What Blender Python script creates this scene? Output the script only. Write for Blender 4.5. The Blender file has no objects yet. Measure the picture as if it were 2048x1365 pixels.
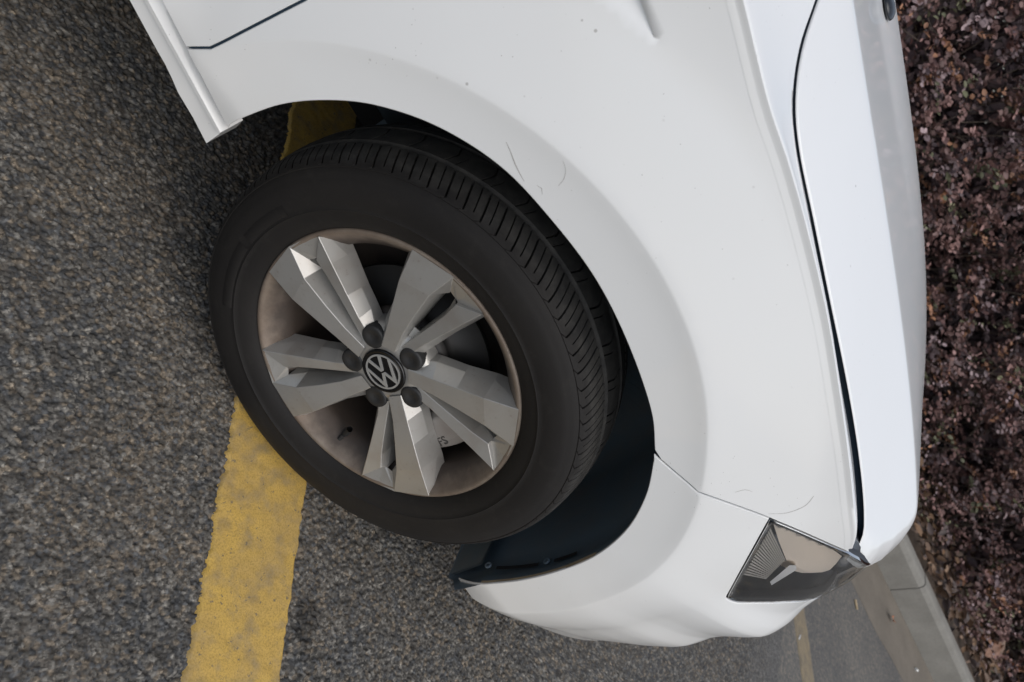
import bpy, bmesh, math, random
import numpy as np
from mathutils import Matrix, Vector
from mathutils.geometry import delaunay_2d_cdt

rnd = random.Random(7)
NR = np.random.default_rng(11)
S = bpy.context.scene
COL = S.collection
rad = math.radians

# ------------------------------------------------------------------ camera
cam = bpy.data.cameras.new('camera')
cam.sensor_width = 36.0
cam.lens = 27.07
cam.clip_start = 0.02
cam.clip_end = 2000
co = bpy.data.objects.new('camera', cam)
COL.objects.link(co)
# the phone was held on its side, so "up" in the place points right in the picture
co.matrix_world = Matrix((
    (0.49764620, -0.79880037, -0.33803289, -0.32230367),
    (0.35760796, 0.54400381, -0.75906285, -0.75524221),
    (0.79023086, 0.25686149, 0.55637880, 1.11801139),
    (0, 0, 0, 1)))
cam.dof.use_dof = True
cam.dof.focus_distance = 1.15
cam.dof.aperture_fstop = 6.5
S.camera = co

# ------------------------------------------------------------------ world, sun, exposure
W = bpy.data.worlds.new('World')
S.world = W
W.use_nodes = True
wn = W.node_tree
wn.nodes.clear()
wo = wn.nodes.new('ShaderNodeOutputWorld')
bg = wn.nodes.new('ShaderNodeBackground')
sky = wn.nodes.new('ShaderNodeTexSky')
sky.sky_type = 'NISHITA'
sky.sun_disc = False
SUN_EL, SUN_AZ = 53.0, -55.0       # azimuth of the sun from +X towards +Y
sky.sun_elevation = rad(SUN_EL)
sky.sun_rotation = rad(90 - SUN_AZ)
sky.air_density = 1.0
sky.dust_density = 2.5
sky.ozone_density = 1.0
hs = wn.nodes.new('ShaderNodeHueSaturation')      # thin cloud: a whiter sky
hs.inputs['Saturation'].default_value = 0.6
wn.links.new(sky.outputs[0], hs.inputs['Color'])
wn.links.new(hs.outputs[0], bg.inputs[0])
wn.links.new(bg.outputs[0], wo.inputs[0])
bg.inputs[1].default_value = 0.14
sl = bpy.data.lights.new('sun', 'SUN')
sl.energy = 1.2
sl.angle = rad(70)
sl.color = (1.0, 0.985, 0.965)
so = bpy.data.objects.new('sun', sl)
COL.objects.link(so)
sd = Vector((math.cos(rad(SUN_EL)) * math.cos(rad(SUN_AZ)), math.cos(rad(SUN_EL)) * math.sin(rad(SUN_AZ)), math.sin(rad(SUN_EL))))
so.rotation_euler = sd.to_track_quat('Z', 'Y').to_euler()
so.location = sd * 20
S.view_settings.view_transform = 'Standard'
S.view_settings.look = 'None'
S.view_settings.gamma = 1
S.view_settings.exposure = 0.12

# ------------------------------------------------------------------ helpers
def lin(r, g, b):
    f = lambda c: c / 12.92 if c <= .04045 else ((c + .055) / 1.055) ** 2.4
    return (f(r / 255), f(g / 255), f(b / 255), 1)

class NT:
    def __init__(s, name):
        s.m = bpy.data.materials.new(name)
        s.m.use_nodes = True
        s.t = s.m.node_tree
        s.b = s.t.nodes['Principled BSDF']
        s.out = s.t.nodes['Material Output']
    def n(s, typ, **k):
        x = s.t.nodes.new(typ)
        for a, v in k.items():
            setattr(x, a, v)
        return x
    def l(s, a, b):
        s.t.links.new(a, b)
    def set(s, **k):
        for a, v in k.items():
            s.b.inputs[a.replace('_', ' ')].default_value = v
    def coord(s, kind='Object'):
        return s.n('ShaderNodeTexCoord').outputs[kind]
    def noise(s, scale, detail=4, rough=.55, vec=None):
        x = s.n('ShaderNodeTexNoise')
        x.inputs['Scale'].default_value = scale
        x.inputs['Detail'].default_value = detail
        x.inputs['Roughness'].default_value = rough
        s.l(vec if vec is not None else s.coord(), x.inputs['Vector'])
        return x.outputs['Fac']
    def vor(s, scale, vec=None, feature='F1', out='Distance', rand=1.0):
        x = s.n('ShaderNodeTexVoronoi', feature=feature)
        x.inputs['Scale'].default_value = scale
        x.inputs['Randomness'].default_value = rand
        s.l(vec if vec is not None else s.coord(), x.inputs['Vector'])
        return x.outputs[out]
    def ramp(s, fac, stops, interp='LINEAR'):
        x = s.n('ShaderNodeValToRGB')
        x.color_ramp.interpolation = interp
        e = x.color_ramp.elements
        while len(e) < len(stops):
            e.new(.5)
        for i, (p, c) in enumerate(stops):
            e[i].position = p
            e[i].color = c if len(c) == 4 else tuple(c) + (1,)
        s.l(fac, x.inputs[0])
        return x.outputs[0]
    def mix(s, fac, a, b, blend='MIX'):
        x = s.n('ShaderNodeMix', data_type='RGBA', blend_type=blend)
        for sock, v in ((x.inputs[0], fac), (x.inputs[6], a), (x.inputs[7], b)):
            if isinstance(v, (int, float)):
                sock.default_value = v
            elif isinstance(v, tuple):
                sock.default_value = v if len(v) == 4 else v + (1,)
            else:
                s.l(v, sock)
        return x.outputs[2]
    def math(s, op, a, b=None):
        x = s.n('ShaderNodeMath', operation=op)
        for sock, v in zip(x.inputs, (a, b)):
            if v is None:
                continue
            if isinstance(v, (int, float)):
                sock.default_value = v
            else:
                s.l(v, sock)
        return x.outputs[0]
    def color(s, c):
        if isinstance(c, tuple):
            s.b.inputs['Base Color'].default_value = c if len(c) == 4 else c + (1,)
        else:
            s.l(c, s.b.inputs['Base Color'])
    def bump(s, h, strength=.3, dist=.002):
        x = s.n('ShaderNodeBump')
        x.inputs['Strength'].default_value = strength
        x.inputs['Distance'].default_value = dist
        s.l(h, x.inputs['Height'])
        s.l(x.outputs[0], s.b.inputs['Normal'])

def mesh_obj(name, V, F, mat, parent=None, smooth=True, mats=None):
    me = bpy.data.meshes.new(name)
    me.from_pydata([tuple(v) for v in V], [], F)
    if smooth:
        me.polygons.foreach_set('use_smooth', [True] * len(me.polygons))
    for m in (mats or [mat]):
        me.materials.append(m)
    me.update()
    o = bpy.data.objects.new(name, me)
    COL.objects.link(o)
    if parent is not None:
        o.parent = parent
    return o

def empty(name, loc=(0, 0, 0), parent=None):
    o = bpy.data.objects.new(name, None)
    o.empty_display_size = .1
    COL.objects.link(o)
    o.location = loc
    if parent is not None:
        o.parent = parent
    return o

def tag(o, label=None, cat=None, group=None, kind=None):
    if label: o['label'] = label
    if cat: o['category'] = cat
    if group: o['group'] = group
    if kind: o['kind'] = kind
    return o

class MB:
    """collects shapes, builds one mesh"""
    def __init__(s):
        s.V = []; s.F = []
    def add(s, V, F):
        k = len(s.V)
        s.V += [tuple(v) for v in V]
        s.F += [tuple(i + k for i in f) for f in F]
    def box(s, a, b):
        x0, y0, z0 = a; x1, y1, z1 = b
        s.add([(x0, y0, z0), (x1, y0, z0), (x1, y1, z0), (x0, y1, z0), (x0, y0, z1), (x1, y0, z1), (x1, y1, z1), (x0, y1, z1)],
              [(0, 3, 2, 1), (4, 5, 6, 7), (0, 1, 5, 4), (1, 2, 6, 5), (2, 3, 7, 6), (3, 0, 4, 7)])
    def grid(s, rows, closed=False):
        """rows: list of equally long lists of points"""
        n = len(rows[0]); k = []
        V = [p for r in rows for p in r]; F = []
        for i in range(len(rows) - 1):
            for j in range(n if closed else n - 1):
                a = i * n + j; b = i * n + (j + 1) % n
                F.append((a, b, b + n, a + n))
        s.add(V, F)
    def tube(s, pts, r0, r1=None, n=6):
        r1 = r0 if r1 is None else r1
        rows = []
        m = len(pts)
        for i, p in enumerate(pts):
            p = Vector(p)
            d = (Vector(pts[min(i + 1, m - 1)]) - Vector(pts[max(i - 1, 0)])).normalized()
            u = d.orthogonal().normalized(); w = d.cross(u)
            r = r0 + (r1 - r0) * i / max(1, m - 1)
            rows.append([p + (u * math.cos(2 * math.pi * k / n) + w * math.sin(2 * math.pi * k / n)) * r for k in range(n)])
        s.grid(rows, True)
    def build(s, name, mat, parent=None, smooth=True):
        return mesh_obj(name, s.V, s.F, mat, parent, smooth)

def bevel(o, w, seg=2, ang=25):
    m = o.modifiers.new('bevel', 'BEVEL')
    m.width = w; m.segments = seg; m.limit_method = 'ANGLE'; m.angle_limit = rad(ang)
    m.harden_normals = True
    return o

def sharp(o, ang=35):
    """smooth shading with hard edges above an angle"""
    me = o.data
    bm = bmesh.new(); bm.from_mesh(me)
    for e in bm.edges:
        if len(e.link_faces) == 2 and e.calc_face_angle(0) > rad(ang):
            e.smooth = False
    bm.to_mesh(me); bm.free()
    return o

def catmull(pts, step, closed=False):
    """resampled smooth curve through points (2-D or 3-D tuples)"""
    P = np.array(pts, float); n = len(P); out = []
    for i in range(n if closed else n - 1):
        p1, p2 = P[i], P[(i + 1) % n]
        p0 = P[(i - 1) % n] if closed or i > 0 else 2 * p1 - p2
        p3 = P[(i + 2) % n] if closed or i + 2 < n else 2 * p2 - p1
        k = max(1, int(np.linalg.norm(p2 - p1) / step))
        for t in np.arange(k) / k:
            out.append(.5 * (2 * p1 + (p2 - p0) * t + (2 * p0 - 5 * p1 + 4 * p2 - p3) * t * t + (3 * p1 - p0 - 3 * p2 + p3) * t ** 3))
    if not closed: out.append(P[-1])
    return [tuple(q) for q in out]

def seg(pts, step):
    """resampled polyline with straight runs"""
    out = []
    for a, b in zip(pts[:-1], pts[1:]):
        a = np.array(a); b = np.array(b)
        k = max(1, int(np.linalg.norm(b - a) / step))
        out += [tuple(a + (b - a) * t / k) for t in range(k)]
    return out + [tuple(pts[-1])]

def sm(a, b, x):
    t = np.clip((x - a) / (b - a), 0, 1)
    return t * t * (3 - 2 * t)

def panel_mesh(poly, posfn, step, inset=.0022, roll=.0010, flange=.003, feat=()):
    """body panel: closed 2-D outline, filled with a fine regular mesh, edges rolled inwards"""
    P = np.array(poly, float)
    keep = [0]
    for i in range(1, len(P)):
        if np.linalg.norm(P[i] - P[keep[-1]]) > step * .25: keep.append(i)
    P = P[keep]
    if np.linalg.norm(P[0] - P[-1]) < step * .25: P = P[:-1]
    A = .5 * np.sum(P[:, 0] * np.roll(P[:, 1], -1) - np.roll(P[:, 0], -1) * P[:, 1])
    if A < 0: P = P[::-1]
    T = np.roll(P, -1, 0) - np.roll(P, 1, 0)
    T /= np.linalg.norm(T, axis=1)[:, None]
    Nout = np.c_[T[:, 1], -T[:, 0]]
    B = P - Nout * inset
    n = len(B)
    x0, y0 = B.min(0); x1, y1 = B.max(0)
    gx = np.arange(x0, x1, step); gy = np.arange(y0, y1, step * .866)
    X, Y = np.meshgrid(gx, gy)
    X = X + (np.arange(len(gy)) % 2)[:, None] * step * .5
    G = np.c_[X.ravel(), Y.ravel()]
    ins = np.zeros(len(G), bool); dmin = np.full(len(G), 9.)
    for i in range(n):
        a, b = B[i], B[(i + 1) % n]
        if a[1] != b[1]:
            c = ((a[1] > G[:, 1]) != (b[1] > G[:, 1]))
            xi = a[0] + (G[:, 1] - a[1]) * (b[0] - a[0]) / (b[1] - a[1])
            ins ^= c & (G[:, 0] < xi)
        ab = b - a; t = np.clip(((G - a) @ ab) / (ab @ ab + 1e-12), 0, 1)
        dmin = np.minimum(dmin, np.linalg.norm(G - a - t[:, None] * ab, axis=1))
    ok = ins & (dmin > step * .55)
    G = G[ok]
    verts = [Vector(p) for p in B]; edges = [(i, (i + 1) % n) for i in range(n)]
    def inside(q, d):
        c = False; dm = 9.
        a = B; b = np.roll(B, -1, 0)
        cr = ((a[:, 1] > q[1]) != (b[:, 1] > q[1]))
        xi = a[:, 0] + (q[1] - a[:, 1]) * (b[:, 0] - a[:, 0]) / np.where(b[:, 1] == a[:, 1], 1e-9, b[:, 1] - a[:, 1])
        c = (np.sum(cr & (q[0] < xi)) % 2) == 1
        ab = b - a; t = np.clip(np.sum((q - a) * ab, 1) / (np.sum(ab * ab, 1) + 1e-12), 0, 1)
        return c and np.min(np.linalg.norm(q - a - t[:, None] * ab, axis=1)) > d
    for L in feat:                                  # crease lines that the mesh has to follow
        prev = None
        for q in L:
            q = np.array(q)
            if inside(q, .0012):
                verts.append(Vector(q)); k = len(verts) - 1
                if prev is not None: edges.append((prev, k))
                prev = k
            else: prev = None
        Lq = np.array(L)
        near = np.full(len(G), 9.)
        for q in Lq: near = np.minimum(near, np.hypot(G[:, 0] - q[0], G[:, 1] - q[1]))
        G = G[near > step * .55]
    verts += [Vector(p) for p in G]
    res = delaunay_2d_cdt(verts, edges, [], 1, 1e-6)
    UV = np.array([tuple(v) for v in res[0]])
    F = [tuple(f) for f in res[2]]
    V = posfn(UV[:, 0], UV[:, 1], 0.)
    # rolled rim
    R1 = B + Nout * roll * .7; R2 = B + Nout * roll
    V1 = posfn(R1[:, 0], R1[:, 1], roll * .45); V2 = posfn(R2[:, 0], R2[:, 1], roll * 1.3); V3 = posfn(R2[:, 0], R2[:, 1], flange)
    vmap = {}
    for k, orig in enumerate(res[3]):
        for q in orig:
            if q < n: vmap[q] = k
    base = len(V)
    V = np.concatenate([V, V1, V2, V3])
    for i in range(n):
        j = (i + 1) % n
        if i in vmap and j in vmap:
            F.append((vmap[i], vmap[j], base + j, base + i))
        F.append((base + i, base + j, base + n + j, base + n + i))
        F.append((base + n + i, base + n + j, base + 2 * n + j, base + 2 * n + i))
    return V, F

def mirrorY(V, y=.87):
    V = np.array(V, float).copy(); V[:, 1] = 2 * y - V[:, 1]; return V

# ------------------------------------------------------------------ materials
def m_paint():
    k = NT('white_car_paint')
    spk = k.vor(95, feature='F1')
    dirt = k.math('MULTIPLY', k.ramp(spk, [(.035, (1, 1, 1)), (.055, (0, 0, 0))]), k.ramp(k.noise(9), [(.47, (0, 0, 0)), (.55, (1, 1, 1))]))
    spl = k.vor(26, feature='F1')
    dirt2 = k.math('MULTIPLY', k.ramp(spl, [(.035, (1, 1, 1)), (.05, (0, 0, 0))]), k.ramp(k.noise(5), [(.52, (0, 0, 0)), (.6, (1, 1, 1))]))
    film = k.ramp(k.noise(2.2, 5), [(.4, (.752, .758, .748)), (.7, (.735, .737, .722))])
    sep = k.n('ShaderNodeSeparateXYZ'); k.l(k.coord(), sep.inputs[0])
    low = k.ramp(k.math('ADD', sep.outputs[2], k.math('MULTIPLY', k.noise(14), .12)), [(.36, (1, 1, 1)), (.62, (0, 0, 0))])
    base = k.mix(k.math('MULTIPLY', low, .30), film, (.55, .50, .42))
    base = k.mix(k.math('MULTIPLY', dirt, .75), base, (.12, .10, .08))
    base = k.mix(k.math('MULTIPLY', dirt2, .5), base, (.16, .13, .11))
    k.color(base)
    k.set(Roughness=.42, Coat_Weight=.8, Coat_Roughness=.02, Coat_IOR=1.4)
    k.b.inputs['Specular IOR Level'].default_value = .18
    return k.m

def m_plain(name, col, rough=.5, metal=0., **kw):
    k = NT(name)
    k.color(col); k.set(Roughness=rough, Metallic=metal)
    for a, v in kw.items():
        k.b.inputs[a.replace('_', ' ')].default_value = v
    return k

def m_plastic(name, col, rough=.6, dust=.25, dcol=(.12, .10, .08)):
    k = NT(name)
    f = k.ramp(k.noise(12, 6), [(.42, (0, 0, 0)), (.7, (1, 1, 1))])
    k.color(k.mix(k.math('MULTIPLY', f, dust), col, dcol))
    k.set(Roughness=rough)
    k.bump(k.noise(160, 3), .15, .001)
    return k.m

def m_rubber():
    k = NT('tyre_rubber')
    a = k.ramp(k.noise(6, 6), [(.35, (.0075, .0064, .0058)), (.68, (.0125, .0108, .0092))])
    b = k.ramp(k.noise(55, 5, .7), [(.55, (0, 0, 0)), (.75, (1, 1, 1))])
    c = k.mix(k.math('MULTIPLY', b, .2), a, (.04, .036, .031))
    mp = k.n('ShaderNodeVectorMath', operation='MULTIPLY'); mp.inputs[1].default_value = (1, 1, 0); k.l(k.coord(), mp.inputs[0])
    ln = k.n('ShaderNodeVectorMath', operation='LENGTH'); k.l(mp.outputs[0], ln.inputs[0])
    tread = k.ramp(k.math('ADD', ln.outputs['Value'], k.math('MULTIPLY', k.math('SUBTRACT', k.noise(30, 5), .5), .012)), [(.3145, (0, 0, 0)), (.3200, (1, 1, 1))])
    road = k.ramp(k.noise(45, 6, .65), [(.35, (.024, .0235, .0225)), (.7, (.055, .052, .047))])
    k.color(k.mix(tread, c, road))
    k.b.inputs['Specular IOR Level'].default_value = .32
    k.set(Roughness=.72)
    k.bump(k.noise(220, 4), .2, .001)
    return k.m

def m_alloy():
    k = NT('silver_wheel_paint')
    n1 = k.ramp(k.noise(16, 6), [(.46, (0, 0, 0)), (.66, (1, 1, 1))])
    n2 = k.ramp(k.noise(130, 3, .7), [(.62, (0, 0, 0)), (.7, (1, 1, 1))])
    c = k.mix(k.math('MULTIPLY', n1, .22), (.42, .41, .385), (.24, .175, .12))
    c = k.mix(k.math('MULTIPLY', n2, .25), c, (.16, .11, .08))
    k.color(c)
    k.set(Roughness=.42, Metallic=.62, Coat_Weight=.2, Coat_Roughness=.2)
    return k.m

def m_barrel():
    k = NT('dusty_shaded_barrel')
    n1 = k.ramp(k.noise(9, 6, .6), [(.35, (0, 0, 0)), (.70, (1, 1, 1))])
    n2 = k.ramp(k.noise(90, 6, .7), [(.45, (0, 0, 0)), (.7, (1, 1, 1))])
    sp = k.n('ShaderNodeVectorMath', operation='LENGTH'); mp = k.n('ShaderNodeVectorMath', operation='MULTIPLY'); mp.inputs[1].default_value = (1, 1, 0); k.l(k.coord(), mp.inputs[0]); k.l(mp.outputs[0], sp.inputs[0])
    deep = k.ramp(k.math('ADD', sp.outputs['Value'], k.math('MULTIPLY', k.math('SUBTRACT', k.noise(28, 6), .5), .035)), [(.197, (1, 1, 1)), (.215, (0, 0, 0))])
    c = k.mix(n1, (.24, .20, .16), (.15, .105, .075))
    c = k.mix(k.math('MULTIPLY', deep, .9), c, (.045, .034, .028))  # darker with depth: recess shade put into the dusty colour
    c = k.mix(k.math('MULTIPLY', n2, .3), c, (.085, .06, .045))
    k.color(c)
    k.set(Roughness=.55, Metallic=.35)
    return k.m

PAINT = m_paint()
RUBBER = m_rubber()
ALLOY = m_alloy()
BARREL = m_barrel()
LINERM = m_plastic('lifted_liner_plastic', (.14, .19, .23), .5, .45, (.20, .185, .165))  # dark liner; light inside the arch is put into its paler blue
GAPM = m_plain('dark_bluish_seam', (.020, .042, .068), .45).m  # bluish base colour paints in the sky reflected in the gaps
TRIM = m_plain('black_gloss_trim', (.012, .014, .017), .25).m
CAPM = m_plastic('black_bolt_cap_plastic', (.012, .0125, .013), .6, .12, (.05, .04, .03))
CAPG = m_plain('gloss_black_cap', (.004, .004, .0045), .22).m
SILVER = m_plain('silver_emblem', (.62, .62, .60), .3, .7).m
STEEL = m_plain('brake_steel', (.014, .0135, .013), .55, .2).m
DARKST = m_plastic('dark_dusty_metal', (.03, .028, .026), .6, .4, (.08, .055, .04))
CALIP = m_plastic('cast_caliper_metal', (.26, .245, .225), .5, .5, (.14, .10, .075))
LETTER = m_plain('dark_letter', (.05, .045, .04), .6).m
UNDER = m_plain('underbody_black', (.010, .010, .011), .8).m

# ------------------------------------------------------------------ ground
def hash2(ix, iy, k):
    h = (ix.astype(np.int64) * 374761393 + iy.astype(np.int64) * 668265263 + k * 974634777) & 0xffffffff
    h = ((h ^ (h >> 13)) * 1274126177) & 0xffffffff
    h = h ^ (h >> 16)
    return (h & 0xffffff) / float(0x1000000)

def cellular(x, y, c):
    ix = np.floor(x / c).astype(np.int64); iy = np.floor(y / c).astype(np.int64)
    f1 = np.full(x.shape, 9.); f2 = np.full(x.shape, 9.); idx = np.zeros(x.shape, np.int64); idy = np.zeros(x.shape, np.int64)
    for dx in (-1, 0, 1):
        for dy in (-1, 0, 1):
            jx = ix + dx; jy = iy + dy
            px = (jx + hash2(jx, jy, 1)) ; py = (jy + hash2(jx, jy, 2))
            d = np.hypot(x / c - px, y / c - py)
            m = d < f1
            f2 = np.where(m, f1, np.minimum(f2, d))
            f1 = np.where(m, d, f1); idx = np.where(m, jx, idx); idy = np.where(m, jy, idy)
    return f1, f2, idx, idy

def vnoise(x, y, c, k=5):
    ix = np.floor(x / c).astype(np.int64); iy = np.floor(y / c).astype(np.int64)
    fx = x / c - ix; fy = y / c - iy
    fx = fx * fx * (3 - 2 * fx); fy = fy * fy * (3 - 2 * fy)
    a = hash2(ix, iy, k); b = hash2(ix + 1, iy, k); d = hash2(ix, iy + 1, k); e = hash2(ix + 1, iy + 1, k)
    return (a * (1 - fx) + b * fx) * (1 - fy) + (d * (1 - fx) + e * fx) * fy

STX, STY, LDX, LDY = .325, -.155, -.56, .83
def build_ground():
    def axis(lo, hi, fine_lo, fine_hi, f, c):
        out = [fine_lo]
        while out[-1] < fine_hi: out.append(out[-1] + f)
        s = f
        while out[-1] < hi: s = min(s * 1.05, c); out.append(out[-1] + s)
        pre = []; s = f; p = fine_lo
        while p > lo: s = min(s * 1.05, c); p -= s; pre.append(p)
        return np.array(pre[::-1] + out)
    gx = axis(-1.15, 2.1, -.85, .80, .0023, .006)
    gy = axis(-1.0, 1.4, -.68, .40, .0023, .006)
    X, Y = np.meshgrid(gx, gy); sh = X.shape
    x = X.ravel(); y = Y.ravel()
    wx = x + .003 * (vnoise(x, y, .012, 8) - .5); wy = y + .003 * (vnoise(x, y, .012, 9) - .5)
    f1, f2, a, b = cellular(wx, wy, .0072)
    g1, g2, p, q = cellular(wx + .37, wy - .21, .0039)
    hh = hash2(a, b, 3); tone = hash2(a, b, 4); hue = hash2(a, b, 6)
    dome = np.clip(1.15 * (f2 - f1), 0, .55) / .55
    st = np.clip(1.15 * (g2 - g1), 0, .55) / .55
    pit = hh < .17
    low = vnoise(x, y, .05, 12)
    z = (dome ** .7) * (.0011 + .0033 * hh) + st * (.0006 + .0010 * hash2(p, q, 3)) + .0014 * (low - .5) + .0007 * (vnoise(x, y, .0052, 14) - .5)
    z = np.where(pit, z * .35 - .0016 * dome, z)
    z = z - .0045
    z = np.clip(z, -.012, -.0002)
    # stones: grey, bluish dark, tan; brown dust lies between them
    grey = (.030 + .085 * tone ** 1.5)[:, None] * np.array([1.0, .97, .92])
    blue = (.026 + .03 * tone)[:, None] * np.array([.95, 1.0, 1.08])
    tan = (.060 + .05 * tone)[:, None] * np.array([1.10, .94, .76])
    col = np.where((hue < .30)[:, None], blue, np.where((hue > .86)[:, None], tan, grey))
    dustn = vnoise(x, y, .11, 20) * .6 + vnoise(x, y, .025, 21) * .4
    dust = np.clip((.62 - dome) * 1.6, 0, 1) * np.clip((dustn - .25) * 2.2, 0, 1)
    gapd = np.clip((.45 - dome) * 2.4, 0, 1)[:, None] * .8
    col = col * (1 - gapd) + np.array([.020, .020, .021]) * gapd                       # black binder, also painting in the shade between the stones
    dust = dust * (.35 + .65 * (1 - sm(-.1, .7, x - .5 * y)))
    col = col * (1 - .6 * dust[:, None]) + np.array([.105, .084, .062]) * .6 * dust[:, None]
    col *= (1.18 + .85 * hash2(p, q, 5))[:, None] * np.array([1.03, 1.0, .93])
    st_ = np.hypot((x - STX) * LDX + (y - STY) * LDY, 1.9 * (-(x - STX) * LDY + (y - STY) * LDX)) + .03 * (vnoise(x, y, .02, 81) - .5)
    col *= (1 - .55 * (1 - sm(.03, .055, st_)))[:, None]          # an old oil spot beside the line
    edge = np.minimum.reduce([x - gx[0], gx[-1] - x, y - gy[0], gy[-1] - y])
    ew = sm(0, .35, edge + .10 * (vnoise(x, y, .08, 33) - .5))
    col = col * ew[:, None] + (np.array([.100, .097, .091]) * (.7 + .6 * tone)[:, None]) * (1 - ew)[:, None]
    z = z * ew - .0022 * (1 - ew)
    nx, ny = len(gx), len(gy)
    V = np.c_[x, y, z]
    idx = np.arange(nx * ny).reshape(ny, nx)
    Fq = np.stack([idx[:-1, :-1], idx[:-1, 1:], idx[1:, 1:], idx[1:, :-1]], -1).reshape(-1, 4)
    # the rest of the sheet, out to the horizon
    ex0, ex1, ey0, ey1 = gx[0], gx[-1], gy[0], gy[-1]
    BIG = 400.
    xs = [-BIG, ex0, ex1, BIG]; ys = [-BIG, ey0, ey1, BIG]
    n0 = len(V); E = []
    extra = np.array([(u, v, -.0022) for v in ys for u in xs])
    for j in range(3):
        for i in range(3):
            if i == 1 and j == 1: continue
            k = n0 + j * 4 + i
            E.append((k, k + 1, k + 5, k + 4))
    Vall = np.concatenate([V, extra]); Fall = np.concatenate([Fq, np.array(E)])
    me = bpy.data.meshes.new('ground')
    me.vertices.add(len(Vall)); me.vertices.foreach_set('co', Vall.ravel())
    me.loops.add(len(Fall) * 4); me.loops.foreach_set('vertex_index', Fall.ravel().astype(np.int32))
    me.polygons.add(len(Fall)); me.polygons.foreach_set('loop_start', np.arange(0, len(Fall) * 4, 4, dtype=np.int32))
    me.polygons.foreach_set('loop_total', np.full(len(Fall), 4, dtype=np.int32))
    mi = np.zeros(len(Fall), np.int32); mi[len(Fq):] = 1
    me.update(calc_edges=True)
    me.polygons.foreach_set('material_index', mi)
    me.polygons.foreach_set('use_smooth', [True] * len(Fall))
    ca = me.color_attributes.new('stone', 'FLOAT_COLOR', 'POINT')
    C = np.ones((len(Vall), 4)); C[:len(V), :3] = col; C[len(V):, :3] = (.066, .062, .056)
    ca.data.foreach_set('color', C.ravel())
    k = NT('rough_asphalt')
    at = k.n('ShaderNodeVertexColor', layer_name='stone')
    g1 = k.vor(310, out='Color'); sp = k.n('ShaderNodeSeparateColor'); k.l(g1, sp.inputs[0])
    grit = k.ramp(sp.outputs[0], [(0, (.5, .5, .5)), (.25, (.78, .78, .78)), (.75, (1.12, 1.12, 1.12)), (.95, (1.3, 1.29, 1.27)), (1, (1.8, 1.77, 1.7))])
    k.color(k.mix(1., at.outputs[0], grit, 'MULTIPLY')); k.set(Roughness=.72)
    k.b.inputs['Specular IOR Level'].default_value = .35
    k.bump(k.noise(900, 3), .4, .0006)
    f = NT('worn_asphalt')
    v = f.vor(105, out='Color'); sp = f.n('ShaderNodeSeparateColor'); f.l(v, sp.inputs[0])
    c = f.ramp(sp.outputs[0], [(0, (.072, .072, .070)), (.6, (.108, .103, .095)), (.8, (.12, .112, .098)), (1., (.17, .15, .125))])
    big = f.ramp(f.noise(1.6, 5), [(.35, (.9, .9, .9)), (.65, (1.22, 1.2, 1.15))])
    f.color(f.mix(1., c, big, 'MULTIPLY')); f.set(Roughness=.8)
    f.bump(f.vor(105, feature='DISTANCE_TO_EDGE'), .5, .003)
    me.materials.append(k.m); me.materials.append(f.m)
    o = bpy.data.objects.new('ground', me); COL.objects.link(o)
    tag(o, kind='structure')
    return o
build_ground()

# ---- painted bay lines
LD = np.array([-.5605, .8282]); LN = np.array([.8282, .5605])
def m_line(name, c1, c2, dirty, lo, hi):
    k = NT(name)
    n1 = k.ramp(k.noise(26, 7, .62), [(lo, (0, 0, 0)), (hi, (1, 1, 1))])
    n2 = k.ramp(k.noise(300, 5, .75), [(.47, (0, 0, 0)), (.60, (1, 1, 1))])
    big = k.ramp(k.noise(7, 3), [(.4, (0, 0, 0)), (.65, (1, 1, 1))])
    c = k.mix(big, c1, c2)
    c = k.mix(k.math('MULTIPLY', n1, .72), c, dirty)
    c = k.mix(k.math('MULTIPLY', n2, .62), c, tuple(v * .48 for v in c1))
    chips = k.ramp(k.noise(95, 7, .72), [(.605, (0, 0, 0)), (.64, (1, 1, 1))])
    c = k.mix(k.math('MULTIPLY', chips, .8), c, (.10, .09, .075))
    k.color(c); k.set(Roughness=.65)
    k.bump(k.noise(420, 5, .7), .55, .0012)
    return k.m

def line_mesh(name, origin, t0, t1, width, step, mat, lift=.0030):
    """thermoplastic stripe with crumbly edges, a few millimetres thick"""
    n = int((t1 - t0) / step); mw = max(6, int(width / step))
    T = np.linspace(t0, t1, n)
    o0 = np.array(origin)
    def edge(side):
        k = 30 + side
        return (.0055 * (vnoise(T + 9, T * 0 + side, .016, k) - .5) + .0040 * (vnoise(T + 9, T * 0 + side, .009, k + 3) - .5))
    e0 = edge(0); e1 = width + edge(1)
    rows = []
    ws = [(0, -.004, 0), (0, .0, .55), (0, .004, 1)] + [(a / mw, 0, 1) for a in range(1, mw)] + [(1, -.004, 1), (1, 0, .55), (1, .004, 0)]
    for a, add, hgt in ws:
        w = e0 + (e1 - e0) * a + add
        P = o0 + T[:, None] * LD + w[:, None] * LN
        z = -.006 + hgt * (.006 + lift + .0013 * (vnoise(P[:, 0], P[:, 1], .008, 40) - .5) + .0012 * (vnoise(P[:, 0], P[:, 1], .02, 41) - .5))
        rows.append([(p[0], p[1], zz) for p, zz in zip(P, z)])
    mb = MB(); mb.grid(rows)
    o = mb.build(name, mat)
    tag(o, kind='structure')
    return o
YEL = m_line('yellow_road_paint', (.54, .345, .070), (.44, .29, .085), (.20, .165, .115), .48, .70)
YEL2 = m_line('faded_road_paint', (.27, .215, .13), (.22, .18, .12), (.13, .11, .085), .42, .66)
line_mesh('painted_line', (.212, -.348), -1.2, 2.0, .163, .005, YEL)
line_mesh('painted_line', (2.154, 1.462), -1.6, 1.32, .135, .012, YEL2)

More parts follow.
